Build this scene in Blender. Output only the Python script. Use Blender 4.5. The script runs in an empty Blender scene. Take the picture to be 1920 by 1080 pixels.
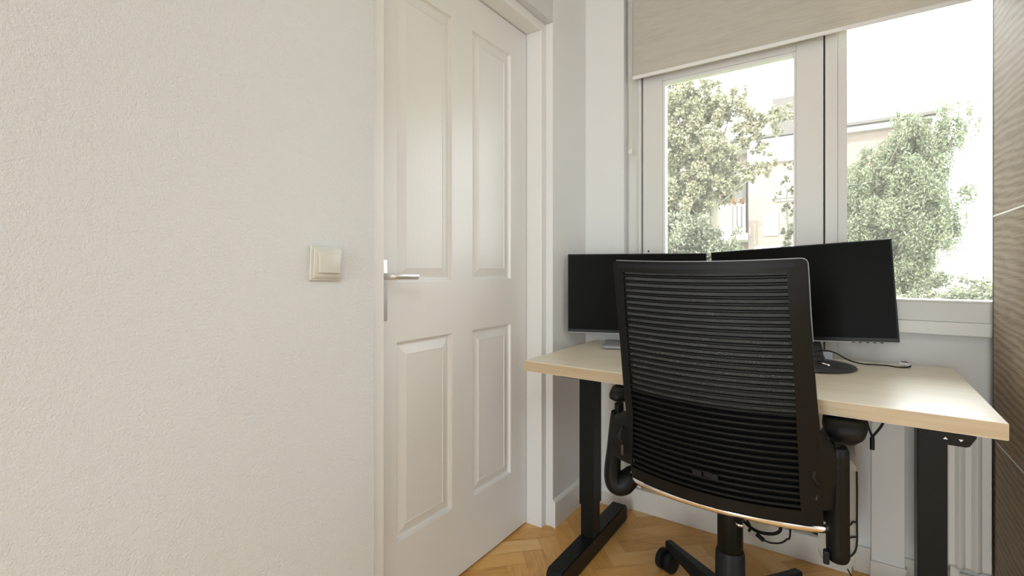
import bpy, bmesh, math, random
from mathutils import Vector, Matrix
import numpy as np
random.seed(7)
S = bpy.context.scene
COL = S.collection
PI = math.pi

# ------------------------------------------------------------------ camera
cam_d = bpy.data.cameras.new('camera')
cam_d.sensor_fit = 'HORIZONTAL'
cam_d.sensor_width = 36.0
cam_d.lens = 893.0 / 1920.0 * 36.0
cam_d.shift_y = -35.0 / 1920.0
cam_d.clip_start = 0.02
cam_d.clip_end = 300
cam = bpy.data.objects.new('camera', cam_d)
COL.objects.link(cam)
cam.location = (0.968, 0.0, 1.05)
cam.rotation_euler = (math.radians(90), 0, math.radians(34.7))
S.camera = cam

# ------------------------------------------------------------------ world, sun, lamps
w = bpy.data.worlds.new('world'); S.world = w; w.use_nodes = True
wn = w.node_tree.nodes; wl = w.node_tree.links
bg = wn['Background']
bg.inputs['Color'].default_value = (0.90, 0.96, 1.0, 1)
bg.inputs['Strength'].default_value = 10.5
sd = bpy.data.lights.new('sun', 'SUN'); sd.energy = 9.0; sd.angle = math.radians(1.5); sd.color = (1, 0.93, 0.82)
so = bpy.data.objects.new('sun', sd); COL.objects.link(so)
so.rotation_euler = Vector((0.55, 0.9, -1.0)).to_track_quat('-Z', 'Y').to_euler()
def area(name, loc, target, sx, sy, power, colr):
    d = bpy.data.lights.new(name, 'AREA'); d.shape = 'RECTANGLE'; d.size = sx; d.size_y = sy
    d.energy = power; d.color = colr
    o = bpy.data.objects.new(name, d); COL.objects.link(o); o.location = loc
    o.rotation_euler = (Vector(target) - Vector(loc)).to_track_quat('-Z', 'Y').to_euler()
    return o
# unseen fill lights added behind and beside the camera to brighten the room
area('rear_fill', (2.76, -2.95, 1.5), (0.6, 1.4, 1.1), 0.9, 1.9, 5, (0.84, 0.94, 1.0))
area('side_fill', (3.22, 0.35, 1.2), (0.0, 1.5, 0.9), 1.9, 2.0, 19, (0.84, 0.94, 1.0))  # added side fill for the door and corner walls
area('narrow_rear_fill', (0.76, -2.95, 1.05), (0.79, 2.0, 0.75), 0.48, 1.9, 41, (0.84, 0.94, 1.0))  # added narrow fill that reaches the desk and the space below it
pd = bpy.data.lights.new('window_portal', 'AREA'); pd.shape = 'RECTANGLE'; pd.size = 1.3; pd.size_y = 1.6; pd.cycles.is_portal = True
po = bpy.data.objects.new('window_portal', pd); COL.objects.link(po); po.location = (0.96, 2.135, 1.5); po.rotation_euler = (math.radians(-90), 0, 0)
area('ceiling_fill', (1.6, -0.9, 2.52), (1.6, -0.9, 0), 1.0, 1.0, 14, (0.93, 0.98, 1.0))  # added overhead fill light, no fixture

S.view_settings.view_transform = 'Standard'
S.view_settings.look = 'None'
S.view_settings.gamma = 1.0
S.view_settings.use_curve_mapping = False
S.view_settings.exposure = 0.35

# ------------------------------------------------------------------ materials
def srgb(r, g, b):
    f = lambda c: (c / 255 / 12.92) if c / 255 <= 0.04045 else ((c / 255 + 0.055) / 1.055) ** 2.4
    return (f(r), f(g), f(b), 1)
def new_mat(name, col, rough=0.5, metal=0.0, spec=0.5):
    m = bpy.data.materials.new(name); m.use_nodes = True
    b = m.node_tree.nodes['Principled BSDF']
    b.inputs['Base Color'].default_value = col
    b.inputs['Roughness'].default_value = rough
    b.inputs['Metallic'].default_value = metal
    b.inputs['Specular IOR Level'].default_value = spec
    return m
def nd(m, t, **kw):
    n = m.node_tree.nodes.new(t)
    for k, v in kw.items(): setattr(n, k, v)
    return n
def coords(m, scale=(1, 1, 1), kind='Object', rot=(0, 0, 0)):
    tc = nd(m, 'ShaderNodeTexCoord'); mp = nd(m, 'ShaderNodeMapping')
    mp.inputs['Scale'].default_value = scale; mp.inputs['Rotation'].default_value = rot
    m.node_tree.links.new(tc.outputs[kind], mp.inputs['Vector'])
    return mp.outputs['Vector']
def noise(m, vec, scale, detail=4, rough=0.5, dist=0.0):
    n = nd(m, 'ShaderNodeTexNoise'); n.inputs['Scale'].default_value = scale
    n.inputs['Detail'].default_value = detail; n.inputs['Roughness'].default_value = rough
    n.inputs['Distortion'].default_value = dist
    m.node_tree.links.new(vec, n.inputs['Vector']); return n.outputs['Fac']
def ramp(m, fac, stops):
    r = nd(m, 'ShaderNodeValToRGB'); e = r.color_ramp.elements
    e[0].position, e[0].color = stops[0]; e[1].position, e[1].color = stops[-1]
    for p, c in stops[1:-1]:
        x = e.new(p); x.color = c
    m.node_tree.links.new(fac, r.inputs['Fac']); return r.outputs['Color']
def bump(m, fac, strength, dist):
    b = nd(m, 'ShaderNodeBump'); b.inputs['Strength'].default_value = strength
    b.inputs['Distance'].default_value = dist
    m.node_tree.links.new(fac, b.inputs['Height'])
    m.node_tree.links.new(b.outputs['Normal'], m.node_tree.nodes['Principled BSDF'].inputs['Normal'])
def setcol(m, out):
    m.node_tree.links.new(out, m.node_tree.nodes['Principled BSDF'].inputs['Base Color'])
def mathn(m, op, a, b):
    n = nd(m, 'ShaderNodeMath', operation=op)
    for i, v in enumerate((a, b)):
        if isinstance(v, (int, float)): n.inputs[i].default_value = v
        else: m.node_tree.links.new(v, n.inputs[i])
    return n.outputs[0]

M = {}
WALLC = (0.79, 0.79, 0.775, 1)
def mk():
    m = new_mat('textured wall paint', WALLC, 0.75, spec=0.3)
    v = coords(m)
    a = noise(m, v, 210, 5, 0.7); b = noise(m, v, 60, 3, 0.6)
    bump(m, mathn(m, 'ADD', a, mathn(m, 'MULTIPLY', b, 0.6)), 0.85, 0.006)
    M['wall'] = m
    m = new_mat('smooth wall paint', (0.80, 0.795, 0.78, 1), 0.7, spec=0.3)
    v = coords(m); bump(m, noise(m, v, 130, 4), 0.2, 0.002); M['wall2'] = m
    m = new_mat('ceiling paint', (0.85, 0.83, 0.80, 1), 0.8); v = coords(m)
    bump(m, noise(m, v, 90, 3), 0.15, 0.002); M['ceil'] = m
    m = new_mat('white gloss door paint', (0.80, 0.795, 0.775, 1), 0.36)
    v = coords(m, (1, 26, 1.6)); g = noise(m, v, 9, 6, 0.6, 0.6)
    bump(m, g, 0.4, 0.0013); M['door'] = m
    m = new_mat('white trim paint', (0.81, 0.80, 0.775, 1), 0.38)
    v = coords(m, (6, 6, 1)); bump(m, noise(m, v, 12, 4), 0.12, 0.001); M['trim'] = m
    m = new_mat('window frame paint', (0.73, 0.72, 0.69, 1), 0.4)
    v = coords(m, (10, 10, 1)); bump(m, noise(m, v, 10, 4), 0.12, 0.001); M['frame'] = m
    m = new_mat('worn skirting paint', (0.78, 0.75, 0.70, 1), 0.5)
    v = coords(m); n = noise(m, v, 14, 6, 0.7)
    setcol(m, ramp(m, n, [(0.0, (0.55, 0.50, 0.43, 1)), (0.36, (0.74, 0.71, 0.66, 1)), (1, (0.80, 0.77, 0.72, 1))]))
    bump(m, n, 0.15, 0.002); M['skirt'] = m
    # oak planks: tint per plank from an attribute, grain along plank UV
    m = new_mat('oak herringbone', (0.4, 0.2, 0.07, 1), 0.33)
    at = nd(m, 'ShaderNodeAttribute', attribute_name='tone')
    uv = nd(m, 'ShaderNodeUVMap', uv_map='UVMap'); mp = nd(m, 'ShaderNodeMapping')
    mp.inputs['Scale'].default_value = (2.2, 34, 1)
    m.node_tree.links.new(uv.outputs[0], mp.inputs['Vector'])
    g = noise(m, mp.outputs['Vector'], 4, 8, 0.65, 0.5)
    mp2 = nd(m, 'ShaderNodeMapping'); mp2.inputs['Scale'].default_value = (3, 9, 1)
    m.node_tree.links.new(uv.outputs[0], mp2.inputs['Vector'])
    g2 = noise(m, mp2.outputs['Vector'], 3, 3, 0.5, 1.0)
    f = mathn(m, 'ADD', mathn(m, 'ADD', mathn(m, 'MULTIPLY', g, 0.55), mathn(m, 'MULTIPLY', g2, 0.35)), mathn(m, 'MULTIPLY', at.outputs['Fac'], 0.40))
    c = ramp(m, f, [(0.30, (0.50, 0.235, 0.052, 1)), (0.60, (0.74, 0.40, 0.115, 1)), (0.95, (0.85, 0.56, 0.25, 1))])
    setcol(m, c); bump(m, g, 0.08, 0.001); M['oak'] = m
    # light maple desktop
    def laminate(name, c0, c1, c2, rough):
        m = new_mat(name, c1, rough)
        v = coords(m, (1.1, 22, 22)); g = noise(m, v, 2.6, 8, 0.6, 0.3)
        setcol(m, ramp(m, g, [(0.3, c0), (0.5, c1), (0.72, c2)]))
        bump(m, g, 0.04, 0.0006); m.node_tree.nodes['Principled BSDF'].inputs['Specular IOR Level'].default_value = 0.8; return m
    M['maple'] = laminate('light maple laminate', (0.75, 0.655, 0.50, 1), (0.81, 0.725, 0.575, 1), (0.84, 0.77, 0.64, 1), 0.36)
    M['maple_edge'] = laminate('maple edge band', (0.43, 0.32, 0.19, 1), (0.50, 0.385, 0.245, 1), (0.56, 0.445, 0.30, 1), 0.42)
    # wardrobe: grey-brown oak with brushed grain, diagonal cathedral figure
    m = new_mat('grey brown oak veneer', (0.3, 0.23, 0.16, 1), 0.6, spec=0.3)
    v = coords(m, (1, 1.0, 6.0), rot=(math.radians(-24), 0, 0)); warp = noise(m, v, 1.6, 2, 0.5)
    wv = nd(m, 'ShaderNodeTexWave', wave_type='BANDS', bands_direction='Z')
    wv.inputs['Scale'].default_value = 2.6; wv.inputs['Distortion'].default_value = 7.0
    wv.inputs['Detail'].default_value = 3; wv.inputs['Detail Scale'].default_value = 1.2
    m.node_tree.links.new(v, wv.inputs['Vector'])
    v2 = coords(m, (1, 3, 90), rot=(math.radians(-24), 0, 0)); fine = noise(m, v2, 3.5, 6, 0.7, 0.4)
    f = mathn(m, 'ADD', mathn(m, 'MULTIPLY', wv.outputs['Fac'], 0.20), mathn(m, 'MULTIPLY', fine, 0.85))
    setcol(m, ramp(m, f, [(0.28, (0.15, 0.10, 0.066, 1)), (0.52, (0.34, 0.25, 0.168, 1)), (0.78, (0.47, 0.37, 0.265, 1))]))
    bump(m, fine, 0.2, 0.0006); M['veneer'] = m
    M['edge'] = new_mat('dark aubergine edge strip', (0.030, 0.014, 0.055, 1), 0.35)  # dark edge; the purple imitates lens colour fringing
    M['alu'] = new_mat('brushed aluminium trim', (0.62, 0.60, 0.57, 1), 0.35, 0.9)
    M['chrome'] = new_mat('polished chrome', (0.86, 0.85, 0.84, 1), 0.12, 1.0)
    M['satin'] = new_mat('satin steel', (0.78, 0.77, 0.75, 1), 0.42, 0.85)
    def blk(name, c, r, bs=0.0, sc=300):
        m = new_mat(name, (*c, 1), r, spec=0.2)
        v = coords(m); n = noise(m, v, sc, 3)
        bump(m, n, 0.15 + bs, 0.0006); return m
    M['plastic'] = blk('black moulded plastic', (0.0060, 0.0062, 0.0058), 0.40)
    M['plastic2'] = blk('dark grey base plastic', (0.013, 0.014, 0.017), 0.45)
    M['powder'] = blk('black powder coated steel', (0.0085, 0.0095, 0.0095), 0.38)
    M['fabric'] = blk('black seat fabric', (0.004, 0.004, 0.004), 0.95, 0.4, 900)
    M['rubber'] = blk('black cable rubber', (0.012, 0.011, 0.010), 0.5)
    m = new_mat('screen glass', (0.012, 0.011, 0.009, 1), 0.3, spec=0.03); v = coords(m)
    setcol(m, ramp(m, noise(m, v, 3, 2), [(0.3, (0.005, 0.005, 0.004, 1)), (0.8, (0.0075, 0.0068, 0.005, 1))])); M['screen'] = m
    M['bezel'] = new_mat('black monitor bezel', (0.008, 0.008, 0.007, 1), 0.4, spec=0.25)
    M['silver'] = blk('silver grey plastic', (0.30, 0.30, 0.31), 0.35)
    M['base'] = blk('dark grey stand base', (0.045, 0.045, 0.048), 0.40)
    M['paper'] = new_mat('pale blue card', (0.62, 0.64, 0.70, 1), 0.6)
    M['navy'] = new_mat('navy card', (0.03, 0.045, 0.10, 1), 0.5)
    M['ivory'] = new_mat('cream switch plastic', (0.58, 0.56, 0.49, 1), 0.35)
    m = new_mat('grey shell plastic', (0.34, 0.33, 0.29, 1), 0.45); v = coords(m)
    bump(m, noise(m, v, 60, 2), 0.1, 0.001); M['greyshell'] = m
    M['rad'] = new_mat('white radiator enamel', (0.80, 0.78, 0.74, 1), 0.35)
    M['dark'] = new_mat('dark gap', (0.05, 0.04, 0.03, 1), 0.8)
    M['white'] = new_mat('white plastic', (0.80, 0.79, 0.77, 1), 0.4)
    M['chain'] = new_mat('cream chain plastic', (0.66, 0.63, 0.52, 1), 0.4)
    # blind fabric: horizontal slub, slightly translucent
    m = new_mat('woven beige blind fabric', (0.55, 0.49, 0.40, 1), 0.9, spec=0.1)
    v = coords(m, (1.6, 1, 30)); g = noise(m, v, 7, 6, 0.7, 0.4)
    v3 = coords(m, (0.5, 1, 6)); g3 = noise(m, v3, 5, 3)
    f = mathn(m, 'ADD', mathn(m, 'MULTIPLY', g, 0.7), mathn(m, 'MULTIPLY', g3, 0.3))
    c = ramp(m, f, [(0.3, (0.56, 0.52, 0.45, 1)), (0.5, (0.66, 0.62, 0.545, 1)), (0.72, (0.72, 0.69, 0.62, 1))])
    setcol(m, c); bump(m, g, 0.25, 0.0015)
    tr = nd(m, 'ShaderNodeBsdfTranslucent'); m.node_tree.links.new(c, tr.inputs['Color'])
    mx = nd(m, 'ShaderNodeMixShader'); mx.inputs[0].default_value = 0.24
    out = m.node_tree.nodes['Material Output']
    m.node_tree.links.new(m.node_tree.nodes['Principled BSDF'].outputs[0], mx.inputs[1])
    m.node_tree.links.new(tr.outputs[0], mx.inputs[2]); m.node_tree.links.new(mx.outputs[0], out.inputs['Surface'])
    M['blind'] = m
    # clear pane: mostly transparent, fresnel reflection, plus a diffuse veil imitating glare haze
    m = bpy.data.materials.new('clear glass'); m.use_nodes = True; nt = m.node_tree
    nt.nodes.remove(nt.nodes['Principled BSDF'])
    tr = nd(m, 'ShaderNodeBsdfTransparent'); tr.inputs[0].default_value = (0.97, 0.98, 0.97, 1)
    gl = nd(m, 'ShaderNodeBsdfGlossy'); gl.inputs['Roughness'].default_value = 0.02
    df = nd(m, 'ShaderNodeBsdfDiffuse'); df.inputs[0].default_value = (0.9, 0.9, 0.88, 1)
    fr = nd(m, 'ShaderNodeFresnel'); fr.inputs[0].default_value = 1.4
    m1 = nd(m, 'ShaderNodeMixShader'); m2 = nd(m, 'ShaderNodeMixShader'); m2.inputs[0].default_value = 0.08
    nt.links.new(fr.outputs[0], m1.inputs[0]); nt.links.new(tr.outputs[0], m1.inputs[1]); nt.links.new(gl.outputs[0], m1.inputs[2])
    nt.links.new(m1.outputs[0], m2.inputs[1]); nt.links.new(df.outputs[0], m2.inputs[2])
    nt.links.new(m2.outputs[0], nt.nodes['Material Output'].inputs['Surface'])
    M['glass'] = m
    # mesh fabric of the chair: fine open weave
    m = new_mat('open weave chair mesh', (0.085, 0.085, 0.08, 1), 0.8)
    v = coords(m); vo = nd(m, 'ShaderNodeTexVoronoi'); vo.inputs['Scale'].default_value = 380
    m.node_tree.links.new(v, vo.inputs['Vector'])
    al = mathn(m, 'GREATER_THAN', vo.outputs['Distance'], 0.34)
    tr = nd(m, 'ShaderNodeBsdfTransparent'); mx = nd(m, 'ShaderNodeMixShader')
    m.node_tree.links.new(al, mx.inputs[0]); m.node_tree.links.new(tr.outputs[0], mx.inputs[1])
    tl_ = nd(m, 'ShaderNodeBsdfTranslucent'); tl_.inputs[0].default_value = (0.22, 0.22, 0.205, 1); ms = nd(m, 'ShaderNodeMixShader'); ms.inputs[0].default_value = 0.5
    m.node_tree.links.new(m.node_tree.nodes['Principled BSDF'].outputs[0], ms.inputs[1]); m.node_tree.links.new(tl_.outputs[0], ms.inputs[2])
    m.node_tree.links.new(ms.outputs[0], mx.inputs[2])
    m.node_tree.links.new(mx.outputs[0], m.node_tree.nodes['Material Output'].inputs['Surface'])
    M['mesh'] = m
    # outdoors
    def leaf(name, cols, t=0.35):
        m = new_mat(name, cols[1], 0.6)
        at = nd(m, 'ShaderNodeAttribute', attribute_name='tone')
        c = ramp(m, at.outputs['Fac'], [(0, cols[0]), (0.5, cols[1]), (1, cols[2])])
        setcol(m, c)
        tr = nd(m, 'ShaderNodeBsdfTranslucent'); m.node_tree.links.new(c, tr.inputs['Color'])
        mx = nd(m, 'ShaderNodeMixShader'); mx.inputs[0].default_value = t
        m.node_tree.links.new(m.node_tree.nodes['Principled BSDF'].outputs[0], mx.inputs[1])
        m.node_tree.links.new(tr.outputs[0], mx.inputs[2])
        m.node_tree.links.new(mx.outputs[0], m.node_tree.nodes['Material Output'].inputs['Surface'])
        return m
    M['leafA'] = leaf('yellow green leaves', [(0.08, 0.078, 0.045, 1), (0.17, 0.16, 0.095, 1), (0.31, 0.28, 0.18, 1)])
    M['leafB'] = leaf('grey green leaves', [(0.068, 0.082, 0.045, 1), (0.115, 0.13, 0.075, 1), (0.17, 0.182, 0.108, 1)])
    M['leafC'] = leaf('soft green leaves', [(0.07, 0.078, 0.048, 1), (0.12, 0.127, 0.082, 1), (0.18, 0.182, 0.12, 1)])
    M['bark'] = new_mat('grey brown bark', (0.13, 0.115, 0.085, 1), 0.9)
    m = new_mat('sunlit brick', (0.5, 0.3, 0.2, 1), 0.85)
    v = coords(m, rot=(math.radians(90), 0, 0)); br = nd(m, 'ShaderNodeTexBrick')
    br.inputs['Scale'].default_value = 4.0; br.inputs['Color1'].default_value = (0.11, 0.075, 0.06, 1)
    br.inputs['Color2'].default_value = (0.135, 0.095, 0.075, 1); br.inputs['Mortar'].default_value = (0.15, 0.135, 0.12, 1)
    br.inputs['Mortar Size'].default_value = 0.03
    m.node_tree.links.new(v, br.inputs['Vector']); setcol(m, br.outputs['Color']); M['brick'] = m
    M['render'] = new_mat('white facade render', (0.35, 0.345, 0.34, 1), 0.8)
    M['roof'] = new_mat('pale roof sheeting', (0.30, 0.40, 0.40, 1), 0.7)
    M['slat'] = new_mat('brown timber slats', (0.05, 0.043, 0.038, 1), 0.8)
    M['shadowglass'] = new_mat('dark window glass', (0.04, 0.037, 0.032, 1), 0.5)
    M['terra'] = new_mat('orange flowers', (0.17, 0.09, 0.04, 1), 0.8)
    m = new_mat('garden grass', (0.2, 0.25, 0.1, 1), 0.9); v = coords(m)
    setcol(m, ramp(m, noise(m, v, 3, 5), [(0.3, (0.14, 0.19, 0.08, 1)), (0.7, (0.26, 0.31, 0.15, 1))])); M['grass'] = m
mk()

# ------------------------------------------------------------------ mesh helpers
def BM(): return bmesh.new()
def box(bm, x0, x1, y0, y1, z0, z1, bev=0.0, seg=2, mi=0, mat=None):
    vs = [bm.verts.new((x, y, z)) for x in (x0, x1) for y in (y0, y1) for z in (z0, z1)]
    if mat: 
        for q in vs: q.co = mat @ q.co
    F = [(0, 1, 3, 2), (4, 6, 7, 5), (0, 4, 5, 1), (2, 3, 7, 6), (0, 2, 6, 4), (1, 5, 7, 3)]
    fs = [bm.faces.new([vs[i] for i in f]) for f in F]
    for f in fs: f.material_index = mi
    if bev > 0:
        es = list({e for f in fs for e in f.edges})
        r = bmesh.ops.bevel(bm, geom=es, offset=bev, segments=seg, profile=0.5, affect='EDGES')
        for f in r['faces']: f.material_index = mi
    return fs
def frames(pts):
    out = []; up = None
    for i, p in enumerate(pts):
        t = (pts[min(i + 1, len(pts) - 1)] - pts[max(i - 1, 0)]).normalized()
        if up is None:
            up = Vector((0, 0, 1)) if abs(t.z) < 0.9 else Vector((1, 0, 0))
        n = (up - t * up.dot(t)).normalized(); b = t.cross(n); up = n
        out.append((t, n, b))
    return out
def tube(bm, pts, r, seg=10, r2=None, caps=True, closed=False):
    """r: radius or list; r2: second semi axis (along binormal)"""
    pts = [Vector(p) for p in pts]; fr = frames(pts); rings = []
    for i, (p, (t, n, b)) in enumerate(zip(pts, fr)):
        ra = r[i] if isinstance(r, (list, tuple)) else r
        rb = (r2[i] if isinstance(r2, (list, tuple)) else r2) if r2 is not None else ra
        rings.append([bm.verts.new(p + n * (ra * math.cos(a)) + b * (rb * math.sin(a))) for a in [2 * PI * k / seg for k in range(seg)]])
    for A, B in zip(rings, rings[1:]):
        for k in range(seg): bm.faces.new((A[k], A[(k + 1) % seg], B[(k + 1) % seg], B[k]))
    if caps:
        bm.faces.new(rings[0][::-1]); bm.faces.new(rings[-1])
    return rings
def smooth_path(pts, n=6):
    P = [Vector(p) for p in pts]; out = []
    for i in range(len(P) - 1):
        p0 = P[max(i - 1, 0)]; p1 = P[i]; p2 = P[i + 1]; p3 = P[min(i + 2, len(P) - 1)]
        for k in range(n):
            t = k / n
            out.append(0.5 * ((2 * p1) + (-p0 + p2) * t + (2 * p0 - 5 * p1 + 4 * p2 - p3) * t * t + (-p0 + 3 * p1 - 3 * p2 + p3) * t ** 3))
    out.append(P[-1]); return out
def lathe(bm, prof, c=(0, 0, 0), seg=32, mat=None):
    rings = []
    for (r, z) in prof:
        ring = []
        for k in range(seg):
            a = 2 * PI * k / seg
            p = Vector((c[0] + r * math.cos(a), c[1] + r * math.sin(a), c[2] + z))
            if mat: p = mat @ Vector((r * math.cos(a), r * math.sin(a), z))
            ring.append(bm.verts.new(p))
        rings.append(ring)
    for A, B in zip(rings, rings[1:]):
        for k in range(seg): bm.faces.new((A[k], A[(k + 1) % seg], B[(k + 1) % seg], B[k]))
    bm.faces.new(rings[0][::-1]); bm.faces.new(rings[-1])
def obj(name, bm, mats, parent=None, smooth=False, kind=None):
    bmesh.ops.recalc_face_normals(bm, faces=bm.faces)
    me = bpy.data.meshes.new(name); bm.to_mesh(me); bm.free()
    for m in (mats if isinstance(mats, (list, tuple)) else [mats]): me.materials.append(M[m])
    if smooth: 
        me.polygons.foreach_set('use_smooth', [True] * len(me.polygons))
        if smooth == 'angle':
            me.set_sharp_from_angle(angle=math.radians(38))
    o = bpy.data.objects.new(name, me); COL.objects.link(o)
    if parent:
        o.parent = parent
        o.matrix_parent_inverse = Matrix.Identity(4)
        # parts are modelled in world space: express them in the parent's frame
        inv = WORLD.get(parent.name, Matrix.Identity(4)).inverted()
        me.transform(inv)
    WORLD[o.name] = WORLD.get(parent.name, Matrix.Identity(4)) if parent else Matrix.Identity(4)
    if kind: o['kind'] = kind
    return o
WORLD = {}
def thing(name, label, cat, loc=(0, 0, 0), group=None):
    o = bpy.data.objects.new(name, None); COL.objects.link(o); o.location = loc; o.empty_display_size = 0.1
    o['label'] = label; o['category'] = cat
    if group: o['group'] = group
    WORLD[o.name] = Matrix.Translation(loc)
    return o
def tag(o, label, cat, group=None):
    o['label'] = label; o['category'] = cat
    if group: o['group'] = group
    return o
def struct(name, bm, m, smooth=False): return obj(name, bm, m, None, smooth, 'structure')

CH = 2.62           # ceiling height
WX = 1.335          # wardrobe front

# ------------------------------------------------------------------ room shell
bm = BM()  # herringbone floor
uvl = bm.loops.layers.uv.new('UVMap'); tl = bm.faces.layers.float.new('tone_f')
PW, PL = 0.075, 0.375
tones = []
def plank(ox, oy, horiz):
    d = Vector((1, 1)).normalized(); e = Vector((-1, 1)).normalized()
    g = 0.0006
    if horiz: c = [(g, g), (PL - g, g), (PL - g, PW - g), (g, PW - g)]
    else: c = [(g, g), (PW - g, g), (PW - g, PL - g), (g, PL - g)]
    pts = [(ox + a, oy + b) for a, b in c]
    W = [d * a + e * b + Vector((0.31, 0.95)) for a, b in pts]
    cx = sum(q.x for q in W) / 4; cy = sum(q.y for q in W) / 4
    if not (-0.25 < cx < 3.5 and -3.4 < cy < 2.2): return
    vs = [bm.verts.new((q.x, q.y, 0)) for q in W]
    f = bm.faces.new(vs); tones.append(random.random())
    o = random.random() * 20
    for l, (a, b) in zip(f.loops, c):
        u, v = (a, b) if horiz else (b, a)
        l[uvl].uv = (u + o, v + o)
n_ = int(PL / PW)
for i in range(-60, 60):
    for j in range(-16, 16):
        # classic herringbone lattice: shift by one plank width per step
        ox = i * PW + j * (PL + PW) * 0 + j * PL
        oy = i * PW - j * PL
        plank(ox, oy, True)
        plank(ox - 0, oy + PW, False) if False else plank(ox + PL, oy - PL + PW, False)
# sub floor under the plank joints
nf = len(bm.faces)
box(bm, -0.2, 3.45, -3.35, 2.12, -0.06, -0.0012)
while len(tones) < len(bm.faces): tones.append(0.0)
me = bpy.data.meshes.new('floor')
bm.faces.index_update(); bm.to_mesh(me); bm.free()
at = me.attributes.new('tone', 'FLOAT', 'FACE')
at.data.foreach_set('value', tones[:len(me.polygons)])
me.materials.append(M['oak'])
fl = bpy.data.objects.new('floor', me); COL.objects.link(fl); fl['kind'] = 'structure'

bm = BM(); box(bm, -0.2, 3.45, -3.35, 2.12, CH, CH + 0.1); struct('ceiling', bm, 'ceil')
bm = BM()
box(bm, -0.16, 0, -3.3, 0.787, 0, CH); box(bm, -0.16, 0, 0.787, 1.690, 2.055, CH)
struct('wall_left', bm, 'wall')
bm = BM(); box(bm, -0.16, 0, 1.690, 2.12, 0, CH); struct('wall_left_corner', bm, 'wall2')
bm = BM(); box(bm, -0.16, 3.42, -3.42, -3.3, 0, CH); struct('wall_rear', bm, 'wall2')
bm = BM(); box(bm, 3.3, 3.42, -3.3, 2.12, 0, CH); struct('wall_right', bm, 'wall2')
bm = BM(); box(bm, -0.4, -0.36, 0.6, 1.9, 0, 2.4); struct('wall_hall', bm, 'wall2')
# window wall: nib beside the corner, panel under the right window, part behind the wardrobe, head
bm = BM()
box(bm, 0.0, 0.183, 1.995, 2.14, 0, CH)
box(bm, 0.996, 3.3, 2.055, 2.14, 0, 0.842)
box(bm, 1.62, 3.3, 2.055, 2.14, 0.842, CH)
box(bm, 0.183, 1.62, 2.03, 2.14, 2.36, CH)
struct('wall_window', bm, 'wall2')
bm = BM()
box(bm, 1.050, 1.138, 2.010, 2.0545, 0.0, 0.715, 0.002)
struct('trim_1', bm, 'trim')

# door frame (trim) set into the opening
bm = BM()
box(bm, -0.15, -0.032, 1.655, 1.690, 0, 2.055, 0.003)        # hinge side jamb
box(bm, -0.15, -0.032, 0.787, 0.8475, 0, 2.055, 0.003)
box(bm, -0.15, -0.032, 0.8475, 1.655, 2.020, 2.055, 0.003)
box(bm, -0.175, -0.150, 0.82, 1.69, 0, 2.055)                 # rebate behind the leaf
struct('trim_2', bm, 'trim')

# panelled door leaf
DX = -0.104
DY0, DY1, DZ0, DZ1 = 0.851, 1.6505, 0.008, 2.0165
bm = BM()
ys = [DY0, 0.954, 1.197, 1.302, 1.541, DY1]; zs = [DZ0, 0.247, 0.8365, 1.012, 1.896, DZ1]
vv = {}
def dv(y, z, x=DX):
    k = (round(y, 5), round(z, 5), round(x, 5))
    if k not in vv: vv[k] = bm.verts.new((x, y, z))
    return vv[k]
for i in range(5):
    for j in range(5):
        y0, y1, z0, z1 = ys[i], ys[i + 1], zs[j], zs[j + 1]
        if i in (1, 3) and j in (1, 3):
            R = [(0, 0), (0.002, -0.001), (0.005, -0.009), (0.009, -0.0125), (0.013, -0.0125), (0.042, -0.0030), (0.0435, -0.0050), (0.045, -0.0050)]
            prev = None
            for (o_, d_) in R:
                c = [dv(y0 + o_, z0 + o_, DX + d_), dv(y1 - o_, z0 + o_, DX + d_), dv(y1 - o_, z1 - o_, DX + d_), dv(y0 + o_, z1 - o_, DX + d_)]
                if prev:
                    for k in range(4): bm.faces.new((prev[k], prev[(k + 1) % 4], c[(k + 1) % 4], c[k]))
                prev = c
            bm.faces.new(prev)
        else:
            bm.faces.new((dv(y0, z0), dv(y1, z0), dv(y1, z1), dv(y0, z1)))
B = DX - 0.038
for (a, b) in [((DY0, DZ0), (DY1, DZ0)), ((DY1, DZ0), (DY1, DZ1)), ((DY1, DZ1), (DY0, DZ1)), ((DY0, DZ1), (DY0, DZ0))]:
    pass
bb = [dv(DY0, DZ0, B), dv(DY1, DZ0, B), dv(DY1, DZ1, B), dv(DY0, DZ1, B)]
bm.faces.new(bb)
def strip(pts, back):
    f = [dv(*p) for p in pts] + [dv(back[1][0], back[1][1], B), dv(back[0][0], back[0][1], B)]
    bm.faces.new(f)
strip([(y, DZ0) for y in ys], ((DY0, DZ0), (DY1, DZ0)))
strip([(DY1, z) for z in zs], ((DY1, DZ0), (DY1, DZ1)))
strip([(y, DZ1) for y in ys[::-1]], ((DY1, DZ1), (DY0, DZ1)))
strip([(DY0, z) for z in zs[::-1]], ((DY0, DZ1), (DY0, DZ0)))
door = struct('door_1', bm, 'door')
bm = BM(); box(bm, DX, DX + 0.005, 0.862, 0.9175, 0.903, 1.078, 0.003, 3)
obj('lock_plate', bm, 'satin', door, 'angle')
bm = BM()
tube(bm, smooth_path([(DX + 0.004, 0.892, 1.030), (DX + 0.03, 0.892, 1.030), (DX + 0.046, 0.893, 1.030), (DX + 0.053, 0.902, 1.030), (DX + 0.054, 0.93, 1.030), (DX + 0.053, 0.96, 1.0295), (DX + 0.051, 0.986, 1.029)], 5), 0.0095, 14)
obj('door_handle', bm, 'satin', door, 'angle')

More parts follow.
